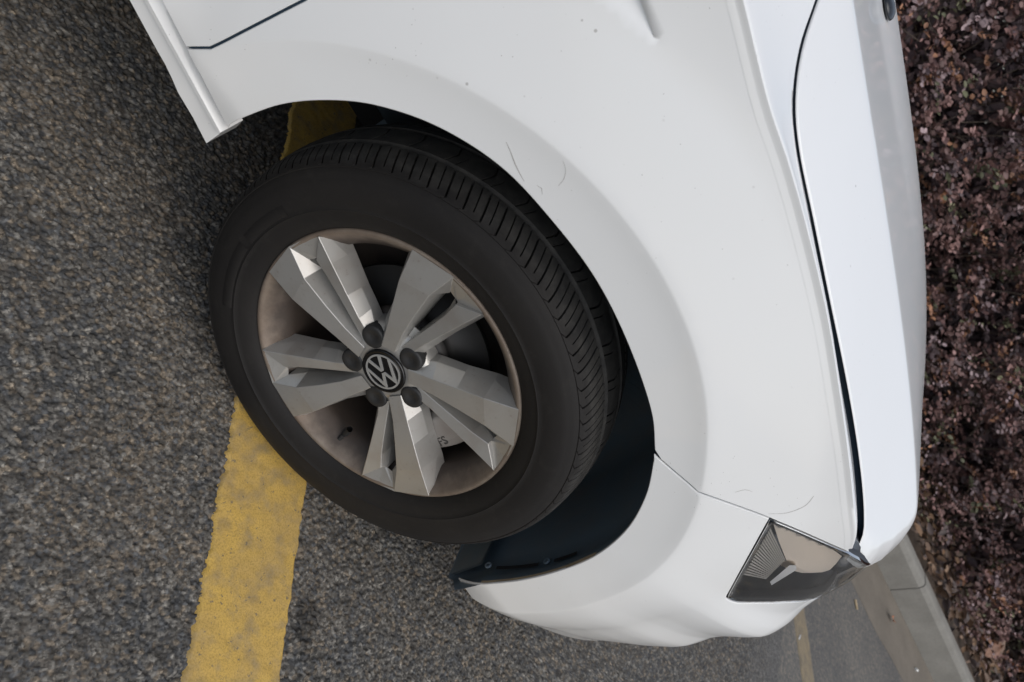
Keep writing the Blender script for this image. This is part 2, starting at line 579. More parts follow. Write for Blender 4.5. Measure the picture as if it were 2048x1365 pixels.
# ---- kerb, gutter, soil
KY = 2.57
def m_concrete(name, a, b):
    k = NT(name)
    c = k.ramp(k.noise(5, 7, .6), [(.35, a + (1,)), (.65, b + (1,))])
    s = k.ramp(k.noise(60, 5, .7), [(.5, (0, 0, 0)), (.72, (1, 1, 1))])
    k.color(k.mix(k.math('MULTIPLY', s, .4), c, tuple(v * .6 for v in a))); k.set(Roughness=.85)
    k.bump(k.noise(90, 6, .7), .4, .003)
    return k.m
CONC = m_concrete('kerb_concrete', (.175, .166, .146), (.23, .22, .195))
DIRT = m_concrete('gutter_silt', (.125, .108, .085), (.165, .142, .112))
SOILM = m_concrete('leafy_soil', (.045, .032, .022), (.085, .058, .038))
kerb = empty('kerb', (0, KY, 0)); tag(kerb, kind='structure')
first = None
for i in range(14):
    x0 = 3.365 - 5 + i * 1.0
    if first is None:
        mb = MB()
        prof = [(0, -.05), (.0, .17), (.012, .195), (.03, .203), (.105, .203), (.118, .196), (.12, .0)]
        mb.grid([[(.004, a, b) for a, b in prof], [(.996, a, b) for a, b in prof]])
        k = len(prof)
        mb.F += [tuple(range(k)), tuple(range(2 * k - 1, k - 1, -1))]
        st = mb.build('kerb_stone', CONC, kerb, False); first = st
    else:
        st = first.copy(); COL.objects.link(st); st.parent = kerb
    st.location = (x0, NR.normal(0, .0015), NR.normal(0, .001))
mb = MB()     # silt lying along the kerb
xs = np.arange(-3, 9, .06)
r0 = [(x, KY - .42 + .10 * (vnoise(np.array([x]), np.array([0.]), .35)[0] - .5), -.001) for x in xs]
r1 = [(x, KY - .30 + .05 * (vnoise(np.array([x]), np.array([3.]), .2)[0] - .5), .003) for x in xs]
r2 = [(x, KY - .16, .004) for x in xs]
r3 = [(x, KY - .001, .016) for x in xs]
mb.grid([r0, r1, r2, r3])
tag(mb.build('gutter', DIRT), kind='structure')
mb = MB()
xs = np.arange(-4, 14, .12); ys = np.r_[KY + .119, KY + .2, KY + .35, np.arange(KY + .55, 9, .3), 60.]
rows = []
for y in ys:
    rows.append([(x, y, .185 + (.0 if y < KY + .15 else .05 * (vnoise(np.array([x]), np.array([y]), .3)[0] - .4) + .04 * min(1, (y - KY) / 1.5))) for x in xs])
mb.grid(rows)
tag(mb.build('planting_bed', SOILM), kind='structure')

# ------------------------------------------------------------------ hedge
def leaf_verts(p, d, nrm, L, wd, curl):
    """six-point ovate leaf, folded on its midrib"""
    d = d / np.linalg.norm(d); s = np.cross(nrm, d); s /= np.linalg.norm(s) + 1e-9; u = np.cross(d, s)
    return [p, p + d * L * .35 + s * wd * .5 + u * curl, p + d * L * .75 + s * wd * .38 + u * curl, p + d * L, p + d * L * .75 - s * wd * .38 + u * curl, p + d * L * .35 - s * wd * .5 + u * curl]

def leaf_cloud(name, pts, dirs, sizes, cols, mat, parent, aspect=.62):
    n = len(pts)
    V = np.empty((n * 6, 3)); C = np.ones((n * 6, 4))
    nrm = NR.normal(0, 1, (n, 3)) + np.array([0, -.5, .9])
    d = dirs / np.linalg.norm(dirs, axis=1)[:, None]
    s = np.cross(nrm, d); s /= np.linalg.norm(s, axis=1)[:, None] + 1e-9
    u = np.cross(d, s)
    L = sizes[:, None]; wd = L * aspect; cu = L * NR.uniform(.02, .16, (n, 1))
    V[0::6] = pts
    V[1::6] = pts + d * L * .32 + s * wd * .5 + u * cu
    V[2::6] = pts + d * L * .72 + s * wd * .42 + u * cu
    V[3::6] = pts + d * L
    V[4::6] = pts + d * L * .72 - s * wd * .42 + u * cu
    V[5::6] = pts + d * L * .32 - s * wd * .5 + u * cu
    for k in range(6): C[k::6, :3] = cols
    base = np.arange(n)[:, None] * 6
    F = np.concatenate([base + np.array([0, 1, 2, 3]), base + np.array([0, 3, 4, 5])])
    me = bpy.data.meshes.new(name)
    me.vertices.add(len(V)); me.vertices.foreach_set('co', V.ravel())
    me.loops.add(F.size); me.loops.foreach_set('vertex_index', F.ravel().astype(np.int32))
    me.polygons.add(len(F)); me.polygons.foreach_set('loop_start', np.arange(0, F.size, 4, dtype=np.int32))
    me.polygons.foreach_set('loop_total', np.full(len(F), 4, dtype=np.int32))
    me.update(calc_edges=True)
    ca = me.color_attributes.new('leaf', 'FLOAT_COLOR', 'POINT'); ca.data.foreach_set('color', C.ravel())
    me.materials.append(mat)
    o = bpy.data.objects.new(name, me); COL.objects.link(o); o.parent = parent
    return o

def m_leaf():
    k = NT('purple_leaf')
    at = k.n('ShaderNodeVertexColor', layer_name='leaf')
    k.color(at.outputs[0]); k.set(Roughness=.55)
    k.b.inputs['Specular IOR Level'].default_value = .4
    return k.m
LEAF = m_leaf()
BARK = m_plastic('twig_bark', (.075, .055, .042), .8, .5, (.12, .095, .07))

def hedge_front(x, z):
    """front face of the hedge"""
    return 3.02 + .30 * np.clip(z - .2, 0, 9) ** .8 + .55 * (vnoise(x, z + 7, .36, 50) - .5) + .22 * (vnoise(x, z + 3, .15, 51) - .5) + .30 * sm(3.9, 6.2, x)

hedge = empty('hedge', (2.5, 3.5, .2))
tag(hedge, 'dark reddish purple leafy hedge growing behind the kerb', 'hedge')
def build_hedge():
    mb = MB()
    tips = []
    for i in range(420):
        x = rnd.uniform(-.6, 8.0); z0 = .22
        y0 = 3.35 + rnd.uniform(0, .9)
        zt = rnd.uniform(.45, 1.65)
        pts = []; cx, cy, cz = x, y0, z0
        nseg = 7
        tx = rnd.uniform(-.5, .5); ty = rnd.uniform(-.7, .2)
        for k in range(nseg + 1):
            t = k / nseg
            pts.append((cx + tx * t + rnd.uniform(-.02, .02), cy + ty * t * t + rnd.uniform(-.02, .02), z0 + (zt - z0) * t))
        mb.tube(pts, rnd.uniform(.004, .009), .0015, 5)
        for k in range(2, nseg + 1): tips.append(pts[k])
    for i in range(900):      # side twigs
        p = np.array(rnd.choice(tips)); d = NR.normal(0, 1, 3) + np.array([0, -.9, .3]); d /= np.linalg.norm(d)
        L = rnd.uniform(.08, .28)
        mid = p + d * L * .5 + NR.normal(0, .012, 3)
        mb.tube([p, mid, p + d * L], .0022, .0009, 4)
    V = [(a - 2.5, b - 3.5, c - .2) for a, b, c in mb.V]
    mesh_obj('twigs', V, mb.F, BARK, hedge)
    ns = 6200
    sx = NR.uniform(-.8, 8.2, ns); sz = .16 + 1.45 * NR.random(ns) ** .95
    sy = hedge_front(sx, sz) + np.abs(NR.normal(0, .17, ns))
    tw = MB(); P = []; D = []; SZ = []; CL = []
    for i in range(ns):
        base = np.array([sx[i], sy[i], sz[i]])
        d = NR.normal(0, .75, 3) + np.array([0, -.75, .45]); d /= np.linalg.norm(d)
        L = rnd.uniform(.09, .26); m = rnd.randint(7, 17)
        lat = np.cross(d, np.array([0, 0, 1.])); lat /= np.linalg.norm(lat) + 1e-6
        droop = rnd.uniform(-.25, .05)
        tone = rnd.uniform(1.0, 2.7); kd = rnd.random()
        basec = np.array([.110, .064, .058]) if kd < .68 else (np.array([.130, .096, .098]) if kd < .86 else (np.array([.155, .078, .045]) if kd < .94 else np.array([.085, .085, .05])))
        for j in range(m):
            t = (j + 1) / m
            p = base + d * L * t + np.array([0, 0, droop * L * t * t])
            P.append(p); D.append(lat * (1 if j % 2 else -1) + d * rnd.uniform(.2, 1.) + NR.normal(0, .35, 3)); SZ.append(rnd.uniform(.024, .042) * (1.15 - .45 * t))
            CL.append(basec * tone * rnd.uniform(.75, 1.3))
        if i % 3 == 0:
            tw.tube([base - d * .12, base, base + d * L * .6 + np.array([0, 0, droop * L * .36]), base + d * L + np.array([0, 0, droop * L])], .0026, .0008, 4)
    mesh_obj('side_twigs', [(a_ - 2.5, b_ - 3.5, c_ - .2) for a_, b_, c_ in tw.V], tw.F, BARK, hedge)
    nd = 80000                                  # leaves deeper inside, their shade put into a darker colour
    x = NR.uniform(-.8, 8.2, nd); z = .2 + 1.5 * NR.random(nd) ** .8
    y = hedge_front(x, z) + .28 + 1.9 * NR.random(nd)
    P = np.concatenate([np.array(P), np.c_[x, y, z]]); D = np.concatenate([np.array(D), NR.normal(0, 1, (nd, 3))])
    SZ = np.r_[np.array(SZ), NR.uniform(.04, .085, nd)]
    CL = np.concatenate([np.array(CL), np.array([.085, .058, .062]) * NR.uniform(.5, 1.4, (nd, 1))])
    o = leaf_cloud('foliage', P - np.array([2.5, 3.5, .2]), D, SZ, CL, LEAF, hedge)
    tag(o, kind='stuff')
    # leaf litter under the hedge
    n = 5200
    x = NR.uniform(-.5, 8, n); y = KY + .13 + 1.1 * NR.random(n) ** 1.3
    z = .205 + .05 * NR.random(n) + .06 * np.clip(y - KY, 0, 1)
    t = NR.random(n); kk = NR.random(n)
    cols = np.where((kk < .55)[:, None], np.array([.105, .062, .038]) * (.5 + t)[:, None], np.where((kk < .85)[:, None], np.array([.07, .05, .045]) * (.6 + t)[:, None], np.array([.21, .125, .07]) * (.6 + .7 * t)[:, None]))
    D = NR.normal(0, 1, (n, 3)) * np.array([1, 1, .35])
    lit = leaf_cloud('leaf_litter', np.c_[x, y, z], D, NR.uniform(.03, .085, n), cols, LEAF, None, .42)
    tag(lit, 'brown dead leaves scattered over the soil beside the kerb', 'leaf litter', kind='stuff')
build_hedge()

# ------------------------------------------------------------------ car body surfaces
def _plan():
    ds = .002; Sx = np.arange(.35, 1.9, ds); x, y = .35, 0.; out = []
    for s in Sx:
        u = s - .35
        th = 1.75 * u - .55 * u * u if u < .465 else min(.695 + 2.6 * (u - .465), 1.48)
        out.append((x, y, th)); x += math.cos(th) * ds; y += math.sin(th) * ds
    return Sx, np.array(out)
PS, PT = _plan()
def plan(s):
    s = np.asarray(s, float)
    return (np.where(s < .35, s, np.interp(s, PS, PT[:, 0])), np.where(s < .35, 0, np.interp(s, PS, PT[:, 1])), np.where(s < .35, 0, np.interp(s, PS, PT[:, 2])))
TFz = [.10, .15, .20, .25, .34, .395, .418, .465, .496, .545, .57, .595, .63, .665, .72, .755, .80, .84, 1.0]
TFo = [.06, .030, .018, .016, .003, -.001, .000, .012, .014, .010, .010, .022, .048, .066, .088, .110, .138, .155, .19]
_fz = np.linspace(.1, 1.0, 181); _fo = np.interp(_fz, TFz, TFo)
for _ in range(1): _fo[1:-1] = .25 * _fo[:-2] + .5 * _fo[1:-1] + .25 * _fo[2:]
def offset(s, Z):
    """how far the body side lies inboard of its outermost line"""
    r = np.hypot(s, Z - .33)
    rb = .473 + .009 * sm(.2, .4, s)
    x = r - rb; w = .0022
    rp = .5 * (x + np.sqrt(x * x + w * w)); rn = .5 * (-x + np.sqrt(x * x + w * w))
    fade = 1 - .75 * sm(-.40, -.50, s) * sm(.55, .40, Z)
    q = .23 * rp
    q = np.where(q < .028, q, .028 + .012 * (1 - np.exp(-np.clip(q - .028, 0, 1) / .012)))
    o = -.03 + fade * q + (.0042 * (1 - np.exp(-rn / .024)) + .045 * rn) * fade
    o = o + (1 - sm(-.2, .1, s)) * .9 * np.clip(.42 - Z, 0, 1) ** 1.5
    wf = np.clip((s - .36) / .46, 0, 1) ** 1.35
    o = o + wf * (np.interp(Z, _fz, _fo) - .029) + (1 - wf) * sm(.1, .3, s) * 1.2 * np.clip(.27 - Z, 0, 1) ** 1.5
    # wedge-shaped hollow widening towards the door
    dx = -.238 - s
    lo = Z - (.8915 - .45 * dx); hi = (.893 + .17 * dx) - Z
    dep = np.where((dx > 0) & (lo > 0) & (hi > 0), np.minimum(np.minimum(lo * .55, hi * 1.4), .018), 0)
    return o + dep
def side(s, Z, extra=0.):
    x, y, th = plan(s); o = offset(s, Z) + extra
    return np.stack([x - np.sin(th) * o, y + np.cos(th) * o, np.asarray(Z, float) + 0 * x], -1)

# height of the bonnet along four lengthwise lines (cubics in x)
HC = [(-.0867, -.05161, -.17999, .94519), (-.07672, -.00142, -.17739, 1.01095), (-.14422, .02364, -.15926, 1.02948), (-.08191, -.01082, -.17247, 1.06119)]
def hoodz(X, Y):
    Y = np.where(Y > .87, 1.74 - Y, Y)
    zs = [np.polyval(c, X) for c in HC]
    k = [.075, .30, .60, .87]
    s_ = [(zs[i + 1] - zs[i]) / (k[i + 1] - k[i]) for i in range(3)]
    z = zs[0] + s_[0] * (Y - k[0])
    for i, w in ((1, .007), (2, .03)):
        x = Y - k[i]; z = z + (s_[i] - s_[i - 1]) * .5 * (x + np.sqrt(x * x + w * w))
    x = Y - .87
    return z - s_[2] * .5 * (x + np.sqrt(x * x + .04))
HF_X = [.552, .602, .634, .68, .712, .735, .755, .775, .78]; HF_Y = [.097, .129, .156, .212, .27, .35, .47, .65, .87]
def hoodpos(X, Y, extra=0.):
    Yc = np.where(Y > .87, 1.74 - Y, Y)
    xf = np.interp(Yc, HF_Y, HF_X)
    d = np.clip((X - (xf - .07)) / .07, 0, 1.1)
    z = hoodz(X, Y) - .022 * d ** 2.6
    return np.stack([X, Y, z - extra], -1)

car = empty('car', (0, 0, 0))
tag(car, 'white car with its front wheel on the yellow line', 'car')

# ---- outlines in (along, height)
ST = .008
lip = [(-.3858, .3759), (-.3860, .3977), (-.3725, .4759), (-.3469, .5421), (-.3136, .5968), (-.2626, .6499), (-.1969, .6910), (-.1210, .7126), (-.0362, .7249), (.0548, .7205), (.1495, .7038), (.2092, .6803)]
lip_front = [(.2153, .6773), (.2781, .6332), (.3335, .5741), (.3726, .5027), (.3942, .4269), (.4064, .3415), (.4070, .2563), (.4140, .1920)]
seam = [(.2153, .6773), (.2443, .6900), (.2705, .7029), (.2827, .7089), (.2942, .7200), (.3153, .7371), (.3297, .7484), (.3442, .7598), (.3596, .7708)]
hltop = [(.3596, .7708), (.3795, .7820), (.4029, .7923), (.4262, .8010), (.4516, .8094), (.4811, .8172), (.5029, .8218)]
hlleft = [(.5591, .6212), (.5337, .6392), (.5073, .6574), (.4822, .6749), (.4638, .6881), (.4470, .7005), (.4316, .7121), (.4175, .7231), (.4044, .7335), (.3920, .7435), (.3805, .7530), (.3697, .7621), (.3596, .7708)]
hllow_seen = [(.6818, .6596), (.6589, .6513), (.6376, .6428), (.6196, .6336), (.6022, .6243), (.5795, .6194), (.5591, .6212)]
crease = [(.4949, .8258), (.4500, .8405), (.3997, .8546), (.3027, .8805), (.1999, .9048), (.1019, .9260), (.0013, .9418), (-.0752, .9506), (-.1374, .9551), (-.2341, .9695), (-.3300, .9820), (-.4300, .9950)]
doorline = [(-.4300, .9950), (-.4440, .5860), (-.4605, .4628), (-.4637, .4422), (-.4798, .4097)]
fbottom = [(-.4798, .4097), (-.4495, .4012), (-.4158, .3870), (-.3858, .3759)]
fpoly = catmull(lip, ST) + catmull(seam, ST)[1:] + catmull(hltop, ST)[1:] + catmull(crease, ST) + seg(doorline, ST)[1:] + seg(fbottom, ST)[1:]
def ringline(dr, a0, a1):
    out = []
    for a in np.arange(a0, a1, .55):
        r_ = .473
        for _ in range(3): r_ = .473 + .009 * float(sm(.2, .4, np.array(r_ * math.cos(rad(a)))))
        out.append(((r_ + dr) * math.cos(rad(a)), .33 + (r_ + dr) * math.sin(rad(a))))
    return out
WEDGE = [seg([(-.239, (1.4 * .893 + .55 * .8915) / 1.95), (-.43, (1.4 * (.893 + .17 * .192) + .55 * (.8915 - .45 * .192)) / 1.95)], .005), seg([(-.239, .8915), (-.43, .8915 - .45 * .192)], .005), seg([(-.239, .893), (-.43, .893 + .17 * .192)], .005)]
V, F = panel_mesh(fpoly, side, ST, feat=[ringline(d_, 20, 175) for d_ in (-.0022, 0, .0022)] + WEDGE)
# shoulder between the side crease and the bonnet gap, same panel
gapL = [(-.26, .34), (-.205, .265), (-.172, .1953), (-.1449, .1344), (-.1068, .0938), (-.0595, .079), (.0151, .0775), (.1081, .0759), (.2276, .0782), (.3477, .0843), (.447, .0812), (.495, .062)]
def shoulder():
    g = catmull(gapL, .01)
    g = np.array(g)
    cr = np.array(catmull(crease[::-1], .004))
    rows = []
    n = len(g)
    # match each gap point to a crease point with nearly the same x, swept so the strip fans out at the rear
    tt = np.linspace(0, 1, n)
    gx = g[:, 0]
    cx = np.interp(gx, [-.30, -.205, -.172, -.145, -.107, -.06, .0, .45, .495], [-.43, -.36, -.30, -.235, -.16, -.08, .0, .45, .489])
    cz = np.interp(cx, cr[:, 0], cr[:, 1])
    A0 = side(cx, cz - .007, -.0002)
    A = side(cx, cz)                       # on the crease
    Bp = hoodpos(g[:, 0], g[:, 1])         # at the gap, flush with the bonnet
    w = np.linalg.norm((Bp - A)[:, :2], axis=1)
    up = np.array([0, 0, 1.])
    rise = np.clip(w * .14, .0003, .0090)[:, None]
    prof = [A0]
    for t, lift, pull in ((0, 0, 0), (.001, .06, 0), (-.006, .45, 0), (-.010, .88, 0), (.012, .99, 0), (.05, 1.01, 0), (.2, .96, 0), (.4, .8, 0), (.6, .58, 0), (.8, .3, 0), (.94, .08, 0), (1, -.1, 0)):
        prof.append(A + (Bp - A) * t + up * rise * lift * (1 - t * .35))
    lastd = prof[-1]
    prof.append(lastd + np.array([0, .0012, -.002])); prof.append(lastd + np.array([0, .001, -.008]))
    return [[tuple(p) for p in r] for r in prof]
mb = MB(); mb.add(V, F); mb.grid(shoulder())
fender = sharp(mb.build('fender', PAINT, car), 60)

# ---- bumper
bot = [(.4140, .1920), (.45, .190), (.52, .188), (.62, .191), (.80, .20), (1.0, .20), (1.46, .20)]
hllow = [(1.02, .660), (.90, .664), (.78, .668), (.72, .667)] + hllow_seen
bpoly = catmull(lip_front[:-1], ST) + seg(lip_front[-2:], ST)[1:] + catmull(bot, .012)[1:] + seg([(1.46, .20), (1.46, .60), (1.02, .60), (1.02, .655)], .012)[1:] + catmull(hllow, ST)[1:] + catmull(hlleft, ST)[1:] + catmull(seam[::-1], ST)[1:]
V, F = panel_mesh(bpoly, side, ST, feat=[ringline(d_, -22, 70) for d_ in (-.0022, 0, .0022)] + [seg([(.53 + (.06 if zf > .58 else 0), zf), (1.3, zf)], .008) for zf in (.418, .465, .545, .57, .595)])
n = len(V)
mb = MB(); mb.add(V, F); mb.add(mirrorY(V), [f[::-1] for f in F])
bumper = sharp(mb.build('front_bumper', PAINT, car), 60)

# worn edge inside the arch of the bumper
mb = MB()
lf = catmull(lip_front[3:-1], .008)
s_, z_ = np.array(lf).T
mb.grid([[tuple(p) for p in side(s_ + .0014, z_, e)] for e in (.0012, .004, .0075)])
EDGE = m_plastic('dirty_panel_edge', (.40, .31, .20), .7, .6, (.13, .09, .055))
mb.build('arch_edge', EDGE, car)

# ---- front grille panel and lower front (round the corner, out of sight)
mb = MB()
ss = np.linspace(1.0, 1.46, 12)
for inset, zz in ((.03, (.60, .80)),):
    rows = [[tuple(p) for p in side(ss, np.full_like(ss, z), inset)] for z in np.linspace(zz[0], zz[1], 5)]
    mb.grid(rows)
    mb.grid([[(p[0], 1.74 - p[1], p[2]) for p in r] for r in rows])
mb.build('grille', TRIM, car)

# ---- bonnet
gapR = [(-.245, .36), (-.198, .28), (-.1684, .206), (-.139, .143), (-.1017, .1053), (-.0539, .0905), (.0231, .0905), (.1329, .0932), (.2463, .1010), (.3724, .1085), (.4758, .1095), (.552, .097)]
front = list(zip(HF_X, HF_Y))
rear = [(-.20, .87), (-.215, .70), (-.24, .52), (-.262, .42), (-.245, .36)]
half = catmull(gapR, .012) + catmull(front, .012)[1:]
back = catmull(rear, .014)
mir = lambda L: [(a, 1.74 - b) for a, b in L]
hpoly = half + mir(half[::-1])[1:] + mir(back[::-1])[1:-1] + back[:-1]
V, F = panel_mesh(hpoly, hoodpos, .008, inset=.001, roll=.0016, flange=.0024, feat=[seg([(-.24, y_), (.76, y_)], .008) for y0 in (.30, 1.44) for y_ in (y0 - .004, y0, y0 + .004)])
bonnet = sharp(mesh_obj('bonnet', V, F, PAINT, car), 60)
# dark channel below the bonnet gap
mb = MB()
g = np.array(catmull(gapL, .02)); h2 = np.array(catmull(gapR, .02))
k = min(len(g), len(h2))
gi = np.array([np.interp(np.linspace(0, 1, 60), np.linspace(0, 1, len(a)), a[:, c]) for a in (g, h2) for c in (0, 1)])
Pa = hoodpos(gi[0], gi[1] - .008); Pb = hoodpos(gi[2], gi[3] + .016); Pc = hoodpos(gi[2], gi[3] + .018)
Pa[:, 2] -= .012; Pb[:, 2] -= .026; Pc[:, 2] -= .006
mb.grid([[tuple(p) for p in Pa], [tuple(p) for p in (Pa + Pb) / 2 - np.array([0, 0, .008])], [tuple(p) for p in Pb], [tuple(p) for p in Pc]])
mb.build('gap_channel', GAPM, car)

# washer nozzle on the bonnet
nz = bmesh.new()
bmesh.ops.create_uvsphere(nz, u_segments=16, v_segments=10, radius=1)
for v in nz.verts:
    v.co.x *= .022 * (1 - .25 * v.co.y); v.co.y *= .036; v.co.z = v.co.z * .011 if v.co.z > 0 else v.co.z * .004
me = bpy.data.meshes.new('washer_nozzle'); nz.to_mesh(me); nz.free()
for p in me.polygons: p.use_smooth = True
me.materials.append(TRIM)
o = bpy.data.objects.new('washer_nozzle', me); COL.objects.link(o); o.parent = car
o.location = (-.030, .70, float(hoodz(np.array(-.030), np.array(.70))) + .003); o.rotation_euler = (0, rad(9), rad(-25))

# ---- door and sill
dl = [(a_ - .0006, b_) for a_, b_ in doorline]
dpoly = seg(dl, .012) + seg([dl[-1], (-.535, .4162), (-.64, .43), (-1.5, .43), (-1.5, 1.0), dl[0]], .02)[1:]
def doorpos(s, Z, e=0.):
    p = side(s, Z, e)
    d = np.clip(-s - .47, 0, .12) / .12
    p[:, 1] += .010 * d * np.exp(-((Z - .47) / .05) ** 2)      # hollow above the lower edge
    return p
V, F = panel_mesh(dpoly, doorpos, .012)
door = sharp(mesh_obj('door', V, F, PAINT, car), 60)
mb = MB()
X_ = np.r_[np.linspace(-.386, -.60, 14), np.linspace(-.65, -1.6, 12)]
zz = lambda a, b: a + (np.minimum((-.388) - X_, .25)) * (b - a) / .152
fl = .0022 * (vnoise(X_ * 1, X_ * 0, .03, 70) - .5)
rows = [[(x, y, z + d) for x, z in zip(X_, zz(za, zb))] for y, za, zb, d in ((.02, .374, .416, 0), (-.005, .3685, .411, 0), (-.0165, .3680, .3945, .0), (-.0180, .3665, .3925, 0), (-.0172, .3615, .3865, 0), (-.0105, .3580, .3825, 0))]
rows += [[(x, -.0108 + a, z + a) for x, z, a in zip(X_, zz(.3265, .3590), fl)], [(x, -.0088 + a, z + a) for x, z, a in zip(X_, zz(.3245, .3570), fl)], [(x, .05, z) for x, z in zip(X_, zz(.328, .36))]]
mb.grid(rows)
mb.F.append(tuple(i * len(X_) for i in range(9)))
sill = sharp(mb.build('sill', PAINT, car), 40)

# ---- dark structure behind the panel seams, wheel house and underside
mb = MB()
mb.add(*panel_mesh([(-.50, .412), (-.452, .405), (-.43, .58), (-.41, .84), (-.46, .84), (-.475, .58)], lambda s, Z, e=0.: side(s, Z, .0040 + e), .010))
mb.build('door_seam', GAPM, car)
mb = MB()
mb.add(*panel_mesh(catmull([(.228, .692), (.275, .716), (.35, .778), (.372, .765), (.30, .709), (.238, .676)], .01, True), lambda s, Z, e=0.: side(s, Z, .0028 + e), .008))
mb.build('bumper_seam', GAPM, car)

mb = MB()
mb.box((-1.6, .22, .17), (-.405, 1.52, .30)); mb.box((.47, .20, .22), (.72, 1.54, .26)); mb.box((-.419, .375, .262), (.469, 1.365, .297))
mb.build('underbody', UNDER, car, False)
mb = MB()
mb.box((-.43, .37, .30), (.42, 1.37, .80)); mb.box((.45, .26, .26), (.60, 1.48, .72)); mb.box((-1.6, .15, .302), (-.44, 1.64, .95))
mb.build('engine_bay', UNDER, car, False)

# liner: arched shell with a rear edge cut on the slant
def liprad(a):
    P = np.array(lip + lip_front); A_ = np.degrees(np.arctan2(P[:, 1] - .33, P[:, 0])); r_ = np.hypot(P[:, 0], P[:, 1] - .33)
    return np.interp(a, A_[::-1], r_[::-1])
def liner():
    mb = MB(); rows = []
    for y, rr, a1, a0 in ((-.0190, .4085, 157, -18), (.004, .412, 158, -20), (.012, .420, 159, -22), (.06, .424, 163, -23), (.13, .424, 168, -24), (.22, .424, 174, -24), (.345, .424, 180, -24), (.35, .30, 180, -24), (.35, .12, 180, -24)):
        rr = rr - .4085 if rr > .35 else rr - .83
        rows.append([((liprad(a) + .004 + rr if rr > -.2 else rr + .42) * math.cos(rad(a)), y, .33 + (liprad(a) + .004 + rr if rr > -.2 else rr + .42) * math.sin(rad(a))) for a in np.linspace(a0, a1, 90)])
    mb.grid(rows)
    return mb
liner().build('wheel_arch_liner', LINERM, car)
# front end of the liner with its slots and clips
for a0, a1 in ((8.5, 15.5), (-8, 4)):
    mb = MB()
    rows = []
    for y in (.0135, .0205):
        rows.append([(.4165 * math.cos(rad(a)), y, .33 + .4165 * math.sin(rad(a))) for a in np.linspace(a0, a1, 12)])
    mb.grid(rows)
    mb.build('liner_slot', UNDER, car)
for a, yy in ((6.2, .02), (-10.5, .022)):
    mb = MB()
    c = Vector((.4185 * math.cos(rad(a)), yy, .33 + .4185 * math.sin(rad(a))))
    nrm = Vector((-math.cos(rad(a)), 0, -math.sin(rad(a)))); tz = Vector((-math.sin(rad(a)), 0, math.cos(rad(a)))); ty = Vector((0, 1, 0))
    prev = None
    rows = []
    for r_, d_ in ((.0065, -.002), (.0065, .0002), (.0055, .0010), (.004, .0004), (.002, .0005)):
        rows.append([tuple(c + nrm * (d_ + .003) + (tz * math.cos(t) + ty * math.sin(t)) * r_) for t in np.linspace(0, 2 * math.pi, 13)[:-1]])
    mb.grid(rows, True)
    mb.build('liner_clip', LINERM, car)
# spat hanging at the front of the arch
mb = MB()
rows = [[(.40 + .02 * t, y, .245 - .09 * t) for y in np.linspace(.02, .30, 8)] for t in np.linspace(0, 1, 5)]
mb.grid(rows); mb.grid([[(p[0] + .004, p[1], p[2]) for p in r] for r in rows])
mb.build('air_deflector', LINERM, car)

